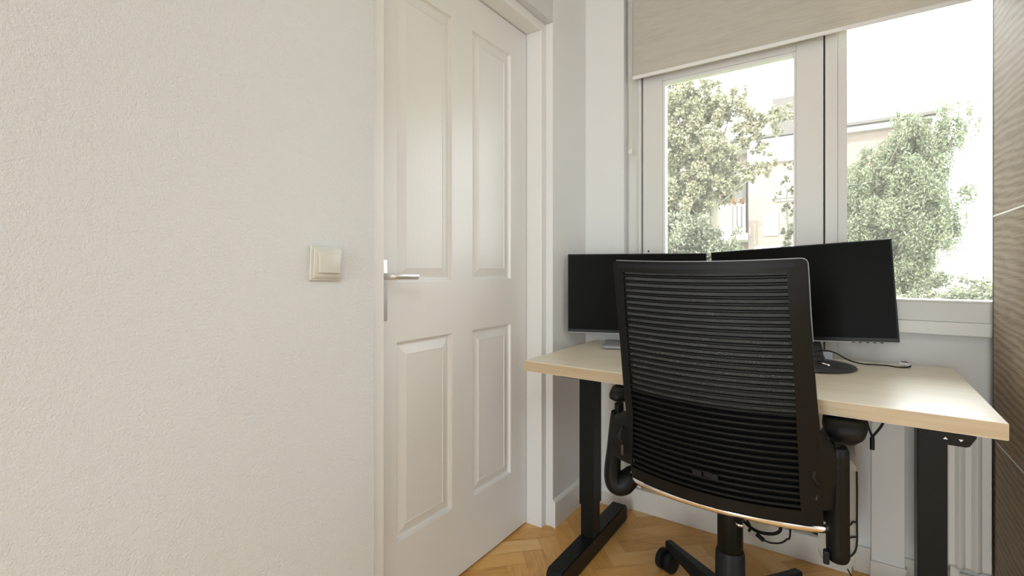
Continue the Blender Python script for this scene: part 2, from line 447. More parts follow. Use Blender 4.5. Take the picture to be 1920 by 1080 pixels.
# skirting board
bm = BM()
P = [(0, 0), (0.013, 0), (0.013, 0.098), (0.010, 0.106), (0.004, 0.112), (0, 0.112)]
a = [bm.verts.new((x + 0.0, 1.687, z)) for x, z in P]; b = [bm.verts.new((x + 0.0, 1.996, z)) for x, z in P]
for k in range(len(P)): bm.faces.new((a[k], a[(k + 1) % 6], b[(k + 1) % 6], b[k]))
bm.faces.new(a); bm.faces.new(b[::-1]); struct('baseboard_left', bm, 'trim')
bm = BM()
box(bm, 0.013, 0.1835, 1.985, 1.996, 0, 0.05, 0.002)
struct('baseboard_window', bm, 'skirt')
bm = BM()
box(bm, 1.0, 1.05, 2.043, 2.0552, 0, 0.09, 0.003); box(bm, 1.138, 1.60, 2.043, 2.0552, 0, 0.09, 0.003)
box(bm, 1.046, 1.142, 2.000, 2.0105, 0, 0.072, 0.003)
struct('baseboard_right', bm, 'skirt')

# glazed balcony door / window unit
FY = 2.03
bm = BM()
box(bm, 0.192, 0.238, FY, 2.12, 0.096, 2.36, 0.002)           # left frame post
box(bm, 0.238, 0.2505, FY - 0.012, 2.12, 0.096, 2.36, 0.003)  # bead
box(bm, 0.183, 0.192, FY + 0.012, 2.12, 0.0, 2.36)
box(bm, 0.919, 0.956, FY, 2.12, 0.096, 2.36, 0.002)           # centre post
box(bm, 0.956, 0.9835, FY + 0.008, 2.12, 0.842, 2.36, 0.002)
box(bm, 0.956, 0.9965, FY + 0.014, 2.12, 0.096, 0.842, 0.002)
box(bm, 0.2505, 0.919, FY + 0.012, 2.12, 2.02, 2.36, 0.002)   # frame head
box(bm, 0.9835, 1.62, FY + 0.008, 2.12, 2.28, 2.36, 0.002)
box(bm, 0.9835, 1.62, FY, 2.12, 0.883, 0.944, 0.002)         # bottom rail of the right light
box(bm, 0.9835, 1.62, FY + 0.004, 2.12, 0.944, 0.951, 0.002)
box(bm, 1.58, 1.62, FY + 0.008, 2.12, 0.951, 2.28, 0.002)
win = struct('window_1', bm, 'frame')
bm = BM(); box(bm, 0.9835, 1.58, 2.078, 2.082, 0.951, 2.28); obj('window_pane', bm, 'glass', win)
bm = BM(); box(bm, 0.976, 1.62, 2.012, 2.06, 0.842, 0.883, 0.003); obj('window_sill', bm, 'trim', win)
bm = BM(); box(bm, 0.183, 0.996, 2.009, 2.12, 0.0, 0.094, 0.003)
box(bm, 0.17, 0.205, 2.0, 2.03, 0, 0.094, 0.002); obj('threshold', bm, 'skirt', win)
# balcony door leaf
bm = BM()
L0, L1, G0, G1, GZ0, GZ1, LZ0, LZ1 = 0.2555, 0.914, 0.3505, 0.8215, 0.80, 1.8395, 0.099, 2.016
box(bm, L0, G0 - 0.010, FY, 2.085, LZ0, LZ1, 0.002); box(bm, G1 + 0.008, L1, FY, 2.085, LZ0, LZ1, 0.002)
box(bm, G0 - 0.010, G1 + 0.008, FY, 2.085, GZ1 + 0.012, LZ1, 0.002)
box(bm, G0 - 0.010, G1 + 0.008, FY, 2.085, 0.68, GZ0 - 0.01, 0.002)
box(bm, G0 - 0.010, G1 + 0.008, FY + 0.002, 2.075, LZ0, 0.68)
box(bm, G0 - 0.010, G1 + 0.008, FY - 0.0005, FY + 0.003, LZ0, 0.19, 0.001)
box(bm, G0 - 0.010, G1 + 0.008, FY - 0.004, 2.06, GZ1 + 0.040, GZ1 + 0.052, 0.002)
leaf = struct('door_2', bm, 'frame')
bm = BM(); box(bm, 0.245, 0.262, 2.088, 2.118, 0.096, 2.03); box(bm, 0.905, 0.925, 2.088, 2.118, 0.096, 2.03); obj('gap_backing', bm, 'dark', win)  # dark strips added behind the leaf gaps to block outside light
bm = BM()
for (a0, a1, b0, b1) in ((G0 - 0.010, G0, GZ0 - 0.01, GZ1 + 0.012), (G1, G1 + 0.008, GZ0 - 0.01, GZ1 + 0.012)):
    box(bm, a0, a1, FY + 0.004, 2.07, b0, b1, 0.002)
box(bm, G0, G1, FY + 0.004, 2.07, GZ1, GZ1 + 0.012, 0.002); box(bm, G0, G1, FY + 0.004, 2.07, GZ0 - 0.01, GZ0, 0.002)
obj('glazing_bead', bm, 'trim', leaf)
bm = BM(); box(bm, G0, G1, 2.060, 2.064, GZ0, GZ1); obj('window_pane', bm, 'glass', leaf)
bm = BM(); box(bm, 0.266, 0.302, FY - 0.005, FY, 1.055, 1.137, 0.002); lp = obj('lock_plate', bm, 'white', leaf)
bm = BM(); lathe(bm, [(0.004, 0), (0.004, 0.003)], mat=Matrix.Translation((0.283, FY - 0.005, 1.128)) @ Matrix.Rotation(PI / 2, 4, 'X'), seg=16)
obj('keyhole', bm, 'dark', lp)
# lintel piece closing the wall outside
bm = BM(); box(bm, -0.16, 3.42, 2.14, 2.16, CH - 0.22, CH + 0.1); box(bm, 1.62, 3.42, 2.14, 2.16, 0, CH); box(bm, -0.16, 0.19, 2.14, 2.16, 0, CH)
box(bm, 0.98, 3.42, 2.14, 2.16, -0.1, 0.86)
struct('wall_outer', bm, 'wall2')

# ------------------------------------------------------------------ desk
desk = thing('standing_desk', 'height adjustable desk with pale maple top and black steel legs under the window', 'desk', (0.65, 1.69, 0))
bm = BM()
TX0, TX1, TY0, TY1 = 0.052, 1.253, 1.397, 1.985
TZ = {(0, 0): 0.7300, (1, 0): 0.7300, (0, 1): 0.7315, (1, 1): 0.7450}
N = 12
top = []; bot = []
for j in range(N + 1):
    rt, rb = [], []
    for i in range(N + 1):
        u, v = i / N, j / N
        z = (TZ[0, 0] * (1 - u) + TZ[1, 0] * u) * (1 - v) + (TZ[0, 1] * (1 - u) + TZ[1, 1] * u) * v
        x = TX0 + (TX1 - TX0) * u; y = TY0 + (TY1 - TY0) * v
        rt.append(bm.verts.new((x, y, z))); rb.append(bm.verts.new((x, y, z - 0.036)))
    top.append(rt); bot.append(rb)
ef = []
for j in range(N):
    for i in range(N):
        bm.faces.new((top[j][i], top[j][i + 1], top[j + 1][i + 1], top[j + 1][i])); bm.faces.new((bot[j][i], bot[j + 1][i], bot[j + 1][i + 1], bot[j][i + 1]))
for i in range(N):
    for r in (0, N):
        ef.append(bm.faces.new((top[r][i], top[r][i + 1], bot[r][i + 1], bot[r][i])))
        ef.append(bm.faces.new((top[i][r], top[i + 1][r], bot[i + 1][r], bot[i][r])))
for f in ef: f.material_index = 1
bmesh.ops.recalc_face_normals(bm, faces=bm.faces)
be = [e for e in bm.edges if len({f.material_index for f in e.link_faces}) == 2]
bmesh.ops.bevel(bm, geom=be, offset=0.0012, segments=2, affect='EDGES')
obj('tabletop', bm, ['maple', 'maple_edge'], desk)
def leg(x0, x1, nm):
    bm = BM(); box(bm, x0, x1, 1.585, 1.655, 0.185, 0.694, 0.002)
    col = obj('leg', bm, 'powder', desk)
    bm = BM(); box(bm, x0 + 0.004, x1 - 0.004, 1.589, 1.651, 0.064, 0.19, 0.002); obj('inner_tube', bm, 'powder', col)
    bm = BM(); y0, y1 = 1.345, 1.915
    prof = [(0.0, 0.028), (0.010, 0.006), (0.03, 0.0), (0.54, 0.0), (0.56, 0.006), (0.57, 0.030)]
    # foot: box with rounded ends
    pts = [(y0, 0.012), (y0, 0.052), (y0 + 0.010, 0.066), (y0 + 0.018, 0.070), (y1 - 0.018, 0.070), (y1 - 0.006, 0.062), (y1, 0.048), (y1, 0.012), (y1 - 0.01, 0.004), (y0 + 0.01, 0.004)]
    cx = (x0 + x1) / 2
    A = [bm.verts.new((cx - 0.0295, y, z)) for y, z in pts]; Bv = [bm.verts.new((cx + 0.0295, y, z)) for y, z in pts]
    for k in range(len(pts)): bm.faces.new((A[k], A[(k + 1) % len(pts)], Bv[(k + 1) % len(pts)], Bv[k]))
    fa = bm.faces.new(A); fb = bm.faces.new(Bv[::-1])
    bmesh.ops.bevel(bm, geom=list(set(fa.edges) | set(fb.edges)), offset=0.003, segments=2, affect='EDGES')
    obj('foot', bm, 'powder', desk)
    for yy in (y0 + 0.04, y1 - 0.04):
        bm = BM(); lathe(bm, [(0.018, 0), (0.018, 0.005)], (cx, yy, 0.0), 16); obj('foot_pad', bm, 'rubber', col)
    bm = BM(); box(bm, cx - 0.035, cx + 0.035, 1.45, 1.93, 0.678, 0.694, 0.002); obj('top_bracket', bm, 'powder', desk)
leg(0.172, 0.229, 'l'); leg(1.1265, 1.184, 'r')
bm = BM(); box(bm, 0.23, 1.126, 1.605, 1.640, 0.655, 0.690, 0.002); obj('cross_beam', bm, 'powder', desk)
bm = BM(); box(bm, 0.52, 0.80, 1.66, 1.78, 0.645, 0.692, 0.004); obj('control_box', bm, 'powder', desk)
# up/down handset under the front edge
bm = BM()
hp = [(1.124, 0.693), (1.205, 0.693), (1.205, 0.688), (1.194, 0.668), (1.188, 0.6655), (1.152, 0.6655), (1.145, 0.668), (1.131, 0.687)]
A = [bm.verts.new((x, 1.400, z)) for x, z in hp]; Bv = [bm.verts.new((x, 1.47, z)) for x, z in hp]
for k in range(len(hp)): bm.faces.new((A[k], A[(k + 1) % 8], Bv[(k + 1) % 8], Bv[k]))
fa = bm.faces.new(A); bm.faces.new(Bv[::-1]); bmesh.ops.bevel(bm, geom=list(fa.edges), offset=0.0015, segments=2, affect='EDGES')
hs = obj('handset', bm, 'plastic', desk)
for (cx, s) in ((1.155, 1), (1.180, -1)):
    bm = BM(); z = 0.6795
    t = [(cx - 0.004, z - 0.002 * s), (cx + 0.004, z - 0.002 * s), (cx, z + 0.003 * s)]
    A = [bm.verts.new((x, 1.3998, zz)) for x, zz in t]; Bv = [bm.verts.new((x, 1.4010, zz)) for x, zz in t]
    for k in range(3): bm.faces.new((A[k], A[(k + 1) % 3], Bv[(k + 1) % 3], Bv[k]))
    bm.faces.new(A); bm.faces.new(Bv[::-1]); a_ = obj('arrow_mark', bm, 'white', hs)

# ------------------------------------------------------------------ radiator
rad = thing('radiator', 'white ribbed panel radiator below the right window beside the desk leg', 'radiator', (1.34, 1.96, 0))
bm = BM()
x = 1.175; pts = []
while x < 1.31:
    pts += [(x, 1.942), (x + 0.007, 1.932), (x + 0.012, 1.929), (x + 0.017, 1.932), (x + 0.024, 1.942)]; x += 0.0365
pts.append((1.328, 1.942))
Z = [0.150, 0.158, 0.555, 0.563]; off = [0.006, 0.0, 0.0, 0.006]
rows = [[bm.verts.new((px, py + o_, z)) for px, py in pts] for z, o_ in zip(Z, off)]
for A, Bv in zip(rows, rows[1:]):
    for k in range(len(pts) - 1): bm.faces.new((A[k], A[k + 1], Bv[k + 1], Bv[k]))
box(bm, 1.175, 1.328, 1.949, 1.985, 0.150, 0.563, 0.002)
box(bm, 1.172, 1.331, 1.938, 1.988, 0.5645, 0.572, 0.003)
obj('heating_panel', bm, 'rad', rad)
bm = BM(); box(bm, 1.238, 1.262, 1.986, 2.054, 0.30, 0.42, 0.001); obj('bracket', bm, 'rad', rad)
bm = BM(); box(bm, 1.24, 1.26, 1.955, 1.975, 0.0, 0.149); obj('stand', bm, 'rad', rad)

# ------------------------------------------------------------------ wardrobe
wd = thing('wardrobe', 'tall grey brown oak wardrobe with thin metal seams right of the window', 'wardrobe', (1.65, 1.0, 0))
bm = BM(); box(bm, WX + 0.022, 1.97, 1.60, 1.958, 0.0, 2.52); obj('carcass', bm, 'veneer', wd)
seams = [0.05, 0.552, 1.206, 1.858, 2.50]
for a_, b_ in zip(seams, seams[1:]):
    bm = BM(); box(bm, WX, WX + 0.020, 1.60, 1.9575, a_ + 0.0025, b_ - 0.0025, 0.0008); obj('door_panel', bm, 'veneer', wd)
for z in seams[1:-1]:
    bm = BM(); box(bm, WX - 0.0008, WX + 0.012, 1.60, 1.9575, z - 0.0025, z + 0.0025); obj('metal_trim', bm, 'alu', wd)
bm = BM(); box(bm, WX - 0.001, WX + 0.022, 1.958, 1.965, 0.0, 2.52); obj('fringed_edge_strip', bm, 'edge', wd)  # dark edge profile with the painted purple lens fringe

# ------------------------------------------------------------------ roller blind
bl = thing('roller_blind', 'beige woven roller blind half lowered over the window', 'blind', (0.9, 1.985, 2.45))
bm = BM(); box(bm, 0.2300, 1.66, 1.9845, 1.9857, 1.880, 2.45); obj('fabric', bm, 'blind', bl)
bm = BM(); box(bm, 0.2265, 1.665, 1.9805, 1.9895, 1.866, 1.881, 0.003, 3); obj('hem_bar', bm, 'white', bl)
bm = BM(); tube(bm, [(0.21, 1.985 + 0.0, 2.475), (1.67, 1.985, 2.475)], 0.026, 20); obj('roller_tube', bm, 'blind', bl, 'angle')
for x in (0.2, 1.67):
    bm = BM(); box(bm, x, x + 0.01, 1.97, 2.028, 2.44, 2.51, 0.002); obj('bracket', bm, 'white', bl)
bm = BM()
path = smooth_path([(0.2165, 1.970, 2.475), (0.2165, 1.970, 2.0), (0.2175, 1.970, 1.575), (0.221, 1.970, 1.560), (0.2245, 1.970, 1.575), (0.2255, 1.970, 2.0), (0.2255, 1.970, 2.475)], 8)
tube(bm, path, 0.0012, 6)
d = 0.0
for a_, b_ in zip(path, path[1:]):
    L_ = (b_ - a_).length; k = int(L_ / 0.012)
    for i in range(k):
        p = a_.lerp(b_, (i + 0.5) / k); bmesh.ops.create_icosphere(bm, subdivisions=1, radius=0.0020, matrix=Matrix.Translation(p))
obj('bead_chain', bm, 'chain', bl, True)
bm = BM(); box(bm, 0.213, 0.229, 1.966, 1.974, 1.545, 1.566, 0.003, 3); obj('chain_weight', bm, 'white', bl)

# ------------------------------------------------------------------ light switch
sw = thing('light_switch', 'cream square rocker light switch on the textured wall left of the door', 'switch', (0, 0.6505, 1.0625))
R = Matrix.Translation((0, 0.6505, 1.0625)) @ Matrix.Rotation(math.radians(-2.2), 4, 'X')
bm = BM(); box(bm, 0.0, 0.006, -0.0405, 0.0405, -0.0385, 0.0385, 0.0022, 3, mat=R); obj('wall_plate', bm, 'ivory', sw, 'angle')
bm = BM(); box(bm, 0.0055, 0.0105, -0.0345, 0.0345, -0.0330, 0.0330, 0.002, 3, mat=R)
box(bm, 0.0100, 0.0125, -0.0315, 0.0315, -0.0290, 0.0300, 0.001, 2, mat=R); obj('frame', bm, 'ivory', sw, 'angle')
bm = BM(); R2 = R @ Matrix.Translation((0.0125, 0, 0.002)) @ Matrix.Rotation(math.radians(-3.5), 4, 'Y')
box(bm, -0.001, 0.0045, -0.0255, 0.0285, -0.0235, 0.0225, 0.0018, 3, mat=R2); obj('rocker', bm, 'ivory', sw, 'angle')

# ------------------------------------------------------------------ monitors
def monitor(label, c, yaw, tilt, roll, basec, W=0.54, H=0.322, round_base=True, stand_z=0.732):
    """c: centre of the screen face; yaw about z (0 faces -Y)"""
    t = thing('monitor', label, 'monitor', (basec[0], basec[1], stand_z))
    Mx = Matrix.Translation(c) @ Matrix.Rotation(yaw, 4, 'Z') @ Matrix.Rotation(tilt, 4, 'X') @ Matrix.Rotation(roll, 4, 'Y')
    bm = BM(); box(bm, -W / 2, W / 2, 0.0, 0.020, -H / 2, H / 2, 0.002, 2, mat=Mx)
    box(bm, -W / 2 + 0.06, W / 2 - 0.06, 0.019, 0.045, -H / 2 + 0.05, H / 2 - 0.05, 0.008, 2, mat=Mx)
    obj('housing', bm, 'bezel', t)
    bm = BM(); box(bm, -W / 2 + 0.004, W / 2 - 0.004, -0.0012, 0.0005, -H / 2 + 0.012, H / 2 - 0.004, mat=Mx); obj('screen', bm, 'screen', t)
    bm = BM()
    # silver lower lip
    box(bm, -W / 2 + 0.001, W / 2 - 0.001, -0.0010, 0.018, -H / 2 - 0.0035, -H / 2 + 0.0005, 0.0006, mat=Mx)
    lip = obj('lower_lip', bm, 'silver', t)
    if round_base:
        for k in range(5):
            bm = BM(); x = W / 2 - 0.10 + k * 0.018 - 0.02
            box(bm, x, x + 0.009, -0.0018, 0.004, -H / 2 - 0.0040, -H / 2 - 0.0008, 0.0005, mat=Mx); obj('button', bm, 'bezel', lip)
    else: pass
    # neck
    top = Mx @ Vector((0, 0.045, -0.02))
    by = basec[1] + (0.03 if round_base else 0.0)
    bm = BM()
    tube(bm, [(basec[0], by, stand_z + 0.006), (basec[0] * 0.8 + top.x * 0.2, (top.y - 0.02) if round_base else by * 0.7 + top.y * 0.3, stand_z + (0.052 if round_base else 0.12)), (basec[0] * 0.6 + top.x * 0.4, top.y + 0.006, stand_z + (0.085 if round_base else 0.16)), (top.x, top.y, top.z)], 0.012, 12, 0.030)
    obj('neck', bm, 'base' if round_base else 'silver', t, 'angle')
    if round_base:
        bm = BM(); lathe(bm, [(0.112, 0.0), (0.116, 0.003), (0.112, 0.007), (0.085, 0.013), (0.03, 0.019), (0.0305, 0.03)], (basec[0], basec[1], stand_z), 56)
        obj('base', bm, 'base', t, 'angle')
        bm = BM(); tube(bm, [(basec[0] + 0.012, basec[1] - 0.045, stand_z + 0.0215), (basec[0] + 0.045, basec[1] - 0.075, stand_z + 0.0175)], 0.004, 10)
        obj('hinge_pin', bm, 'chrome', t, True)
    else:
        Bx = Matrix.Translation((basec[0], basec[1], stand_z)) @ Matrix.Rotation(yaw, 4, 'Z')
        bm = BM(); box(bm, -0.115, 0.115, -0.09, 0.09, 0.0, 0.012, 0.004, 3, mat=Bx); obj('base', bm, 'silver', t, 'angle')
    return t
lm = monitor('black flat monitor on silver foot, the left one beside the wall corner',
        ((0.0295 + 0.538) / 2, (1.764 + 1.946) / 2, 0.952), math.atan2(0.182, 0.508), 0.0, 0.0, (0.262, 1.885), round_base=False, stand_z=0.7345)
rm = monitor('black flat monitor on round dark base, the right one before the window',
        (0.836, 1.900, 0.970), math.radians(-3.0), math.radians(-3.5), math.radians(-3.4), (0.893, 1.815), stand_z=0.7395)

# things on the desk
bm = BM(); RB = Matrix.Translation((0.885, 1.945, 0.7425)) @ Matrix.Rotation(math.radians(6), 4, 'Z')
box(bm, -0.045, 0.055, -0.028, 0.030, 0.0, 0.028, 0.002, mat=RB)
cb = tag(obj('card_box', bm, 'paper'), 'pale blue box behind the round monitor base on the desk', 'box')
cab = thing('usb_cable', 'thin black cable curling across the desktop to a pale plug', 'cable', (1.02, 1.9, 0.742))
bm = BM()
tube(bm, smooth_path([(0.868, 1.86, 0.762), (0.885, 1.87, 0.772), (0.915, 1.885, 0.780), (0.948, 1.893, 0.776), (0.985, 1.90, 0.755), (1.020, 1.905, 0.7458), (1.055, 1.912, 0.7452),
     (1.085, 1.915, 0.7455), (1.107, 1.900, 0.7460), (1.128, 1.903, 0.7462), (1.142, 1.922, 0.7475), (1.145, 1.945, 0.7500), (1.136, 1.957, 0.7540), (1.124, 1.950, 0.7560)], 8), 0.0021, 8)
obj('cord', bm, 'rubber', cab, True)
bm = BM(); tube(bm, [(1.142, 1.930, 0.7500), (1.122, 1.951, 0.7500)], 0.0062, 12); obj('plug', bm, 'white', cab, 'angle')

# ------------------------------------------------------------------ office chair
CX = 0.694
chair = thing('office_chair', 'black office chair with slatted mesh back and armrests at the desk', 'chair', (CX, 1.46, 0))
def lerp_tab(tab, z):
    for (z0, v0), (z1, v1) in zip(tab, tab[1:]):
        if z <= z1: 
            t = max(0, (z - z0) / (z1 - z0)); return v0 + (v1 - v0) * t
    return tab[-1][1]
YE = [(0.46, 1.285), (0.55, 1.275), (0.65, 1.258), (0.75, 1.240), (0.86, 1.220), (0.96, 1.202), (1.075, 1.188)]
XL = [(0.46, 0.487), (0.50, 0.484), (0.60, 0.482), (0.70, 0.4785), (0.75, 0.477), (0.856, 0.4765), (0.97, 0.4735), (1.04, 0.470), (1.075, 0.469)]
XR = [(0.46, 0.934), (0.60, 0.932), (0.69, 0.929), (0.75, 0.9245), (0.84, 0.919), (0.95, 0.9125), (1.04, 0.909), (1.075, 0.907)]
SAG = [(0.46, 0.042), (0.60, 0.040), (0.75, 0.034), (0.90, 0.024), (1.075, 0.016)]
def SP(x, z, off=0.0, droop=True):
    """point of the back shell at lateral x and height z; off pushes it forward"""
    xl, xr = lerp_tab(XL, z), lerp_tab(XR, z); u = (x - (xl + xr) / 2) / ((xr - xl) / 2)
    y = lerp_tab(YE, z) - lerp_tab(SAG, z) * (1 - min(1, u * u)) + off
    zz = z - (0.006 * (1 - min(1, u * u)) if droop else 0)
    return Vector((x, y, zz))
def patch(bm, xa, xb, za, zb, nx, nz, t, off=0.0):
    """thick curved strip; xa/xb functions of z"""
    G = []
    for side in (0, 1):
        rows = []
        for j in range(nz + 1):
            z = za + (zb - za) * j / nz; a, b = xa(z), xb(z)
            rows.append([bm.verts.new(SP(a + (b - a) * i / nx, z, off + side * t)) for i in range(nx + 1)])
        G.append(rows)
    F, Bk = G
    for j in range(nz):
        for i in range(nx):
            bm.faces.new((F[j][i], F[j][i + 1], F[j + 1][i + 1], F[j + 1][i])); bm.faces.new((Bk[j][i], Bk[j + 1][i], Bk[j + 1][i + 1], Bk[j][i + 1]))
    for i in range(nx):
        bm.faces.new((F[0][i], Bk[0][i], Bk[0][i + 1], F[0][i + 1])); bm.faces.new((F[nz][i], F[nz][i + 1], Bk[nz][i + 1], Bk[nz][i]))
    for j in range(nz):
        bm.faces.new((F[j][0], F[j + 1][0], Bk[j + 1][0], Bk[j][0])); bm.faces.new((F[j][nx], Bk[j][nx], Bk[j + 1][nx], F[j + 1][nx]))
SLX0 = lambda z: lerp_tab([(0.46, 0.487), (0.52, 0.489), (0.66, 0.503), (0.75, 0.4995), (1.05, 0.4985)], z)
SLX1 = lambda z: lerp_tab([(0.46, 0.900), (0.52, 0.890), (0.75, 0.884), (0.90, 0.877), (1.05, 0.8695)], z)
ZB, ZT = 0.502, 1.044
ZC = 1.0735   # top edge
rad_ = 0.010
def xle(z):   # rounded top corners
    d = max(0, z - (ZC - rad_)); return lerp_tab(XL, z) + (rad_ - math.sqrt(max(0, rad_ ** 2 - d * d)))
def xre(z):
    d = max(0, z - (ZC - rad_)); return lerp_tab(XR, z) - (rad_ - math.sqrt(max(0, rad_ ** 2 - d * d)))
bm = BM()
patch(bm, lambda z: lerp_tab(XL, z), SLX0, 0.470, ZT, 3, 30, 0.012)
patch(bm, SLX1, lambda z: lerp_tab(XR, z), 0.470, ZT, 3, 30, 0.012)
patch(bm, xle, xre, ZT, ZC, 24, 8, 0.012)
patch(bm, SLX0, SLX1, 0.470, ZB, 20, 3, 0.010)
NS = 35; pitch = (ZT - ZB) / NS
for k in range(NS):
    z = ZB + pitch * (k + 0.5) + (0.004 if k == -1 else 0)
    if k == 0 or k == NS: pass
    x0, x1 = SLX0(z) - 0.004, SLX1(z) + 0.004
    pts = [SP(x0 + (x1 - x0) * i / 18, z, 0.006) for i in range(19)]
    zz = pitch * 0.27
    # slat: rounded bar, z semi axis zz, y semi axis 0.004
    tube(bm, pts, zz, 10, 0.0048)
shell = obj('backrest', bm, 'plastic', chair, 'angle')
# highlight along the top and right edge, put in as a thin silver strip
bm = BM(); e = []
for i in range(31):
    u = i / 30; z = ZC; x = xle(z) + (xre(z) - xle(z)) * u; p = SP(x, z, 0.006); p.z += 0.0006; e.append(p)
e2 = [SP(xre(z), z, 0.006) + Vector((0.0006, 0, 0)) for z in (ZC - 0.001, ZC - 0.004, ZC - 0.010, ZC - 0.03, ZC - 0.06, ZC - 0.09, ZC - 0.13, ZC - 0.18)]
tube(bm, e + e2, 0.0014, 6, 0.005)
obj('edge_highlight', bm, 'silver', shell, True)
# recessed label strip under the top edge
bm = BM(); patch(bm, lambda z: 0.482, lambda z: 0.885, 1.056, 1.066, 24, 1, 0.002, -0.0016); obj('upper_rib', bm, 'plastic2', shell)
# upholstery mesh in front of the shell
bm = BM(); patch(bm, lambda z: lerp_tab(XL, z) + 0.012, lambda z: lerp_tab(XR, z) - 0.012, 0.50, 1.062, 24, 24, 0.0015, 0.030)
obj('mesh_cover', bm, 'mesh', chair, True)
bm = BM(); rim = []
for z in np.linspace(0.50, 1.06, 20): rim.append(SP(lerp_tab(XL, z) + 0.010, z, 0.022))
for x in np.linspace(0.482, 0.895, 16)[1:]: rim.append(SP(x, 1.062, 0.022))
for z in np.linspace(1.06, 0.50, 20)[1:]: rim.append(SP(lerp_tab(XR, z) - 0.010, z, 0.022))
tube(bm, rim, 0.005, 8, 0.012); obj('mesh_rim', bm, 'plastic', chair, True)
# lumbar pad in front of the lower slats, pulls behind
bm = BM(); patch(bm, lambda z: 0.490, lambda z: 0.902, 0.505, 0.715, 16, 8, 0.012, 0.018); obj('lumbar_pad', bm, 'fabric', chair, True)
bm = BM()
for (a, b, t) in ((0.662, 0.684, 0.006), (0.688, 0.706, 0.003), (0.706, 0.722, 0.007)):
    patch(bm, lambda z, a=a: a, lambda z, b=b: b, 0.546, 0.560, 3, 1, t, -t)
obj('lumbar_slider', bm, 'plastic2', shell)
# side wings joining shell and arm posts, with height slots and knobs
for s, (xa, xb) in ((-1, (0.400, 0.488)), (1, (0.926, 0.985))):
    bm = BM(); NN = 14; A = []; Bv = []
    for j in range(NN + 1):
        z = 0.505 + ((0.655 if s < 0 else 0.690) - 0.505) * j / NN
        if s < 0:
            o_ = lerp_tab([(0.505, 0.425), (0.525, 0.412), (0.60, 0.418), (0.632, 0.432), (0.655, 0.478)], z); i_ = lerp_tab(XL, z) + 0.004
        else:
            i_ = lerp_tab(XR, z) - 0.004; o_ = lerp_tab([(0.505, 0.955), (0.60, 0.958), (0.645, 0.956), (0.665, 0.942), (0.690, 0.932)], z)
        ye = lerp_tab(YE, z); 
        A.append([bm.verts.new((i_, ye, z)), bm.verts.new(((i_ + o_) / 2, ye + 0.012, z)), bm.verts.new((o_, ye + 0.030, z))])
        Bv.append([bm.verts.new((i_, ye + 0.014, z)), bm.verts.new(((i_ + o_) / 2, ye + 0.027, z)), bm.verts.new((o_, ye + 0.048, z))])
    for j in range(NN):
        for k in range(2):
            bm.faces.new((A[j][k], A[j][k + 1], A[j + 1][k + 1], A[j + 1][k])); bm.faces.new((Bv[j][k], Bv[j + 1][k], Bv[j + 1][k + 1], Bv[j][k + 1]))
        bm.faces.new((A[j][2], Bv[j][2], Bv[j + 1][2], A[j + 1][2])); bm.faces.new((A[j][0], A[j + 1][0], Bv[j + 1][0], Bv[j][0]))
    for j in (0, NN):
        for k in range(2): bm.faces.new((A[j][k], A[j][k + 1], Bv[j][k + 1], Bv[j][k]))
    wing = obj('side_wing', bm, 'plastic', chair, 'angle')
    xs = 0.463 if s < 0 else 0.921
    bm = BM(); yk = lerp_tab(YE, 0.57) + 0.004
    tube(bm, [(xs, yk - 0.004, 0.612), (xs - 0.002, yk - 0.009, 0.600), (xs - 0.007, yk - 0.012, 0.585), (xs + 0.001, yk - 0.009, 0.572), (xs, yk - 0.004, 0.562)], [0.003, 0.004, 0.006, 0.005, 0.003], 8); obj('release_knob', bm, 'rubber', wing, True)
    bm = BM(); box(bm, xs - 0.004, xs + 0.002, yk - 0.0035, yk + 0.004, 0.530, 0.558, 0.001); obj('slot', bm, 'dark', wing)
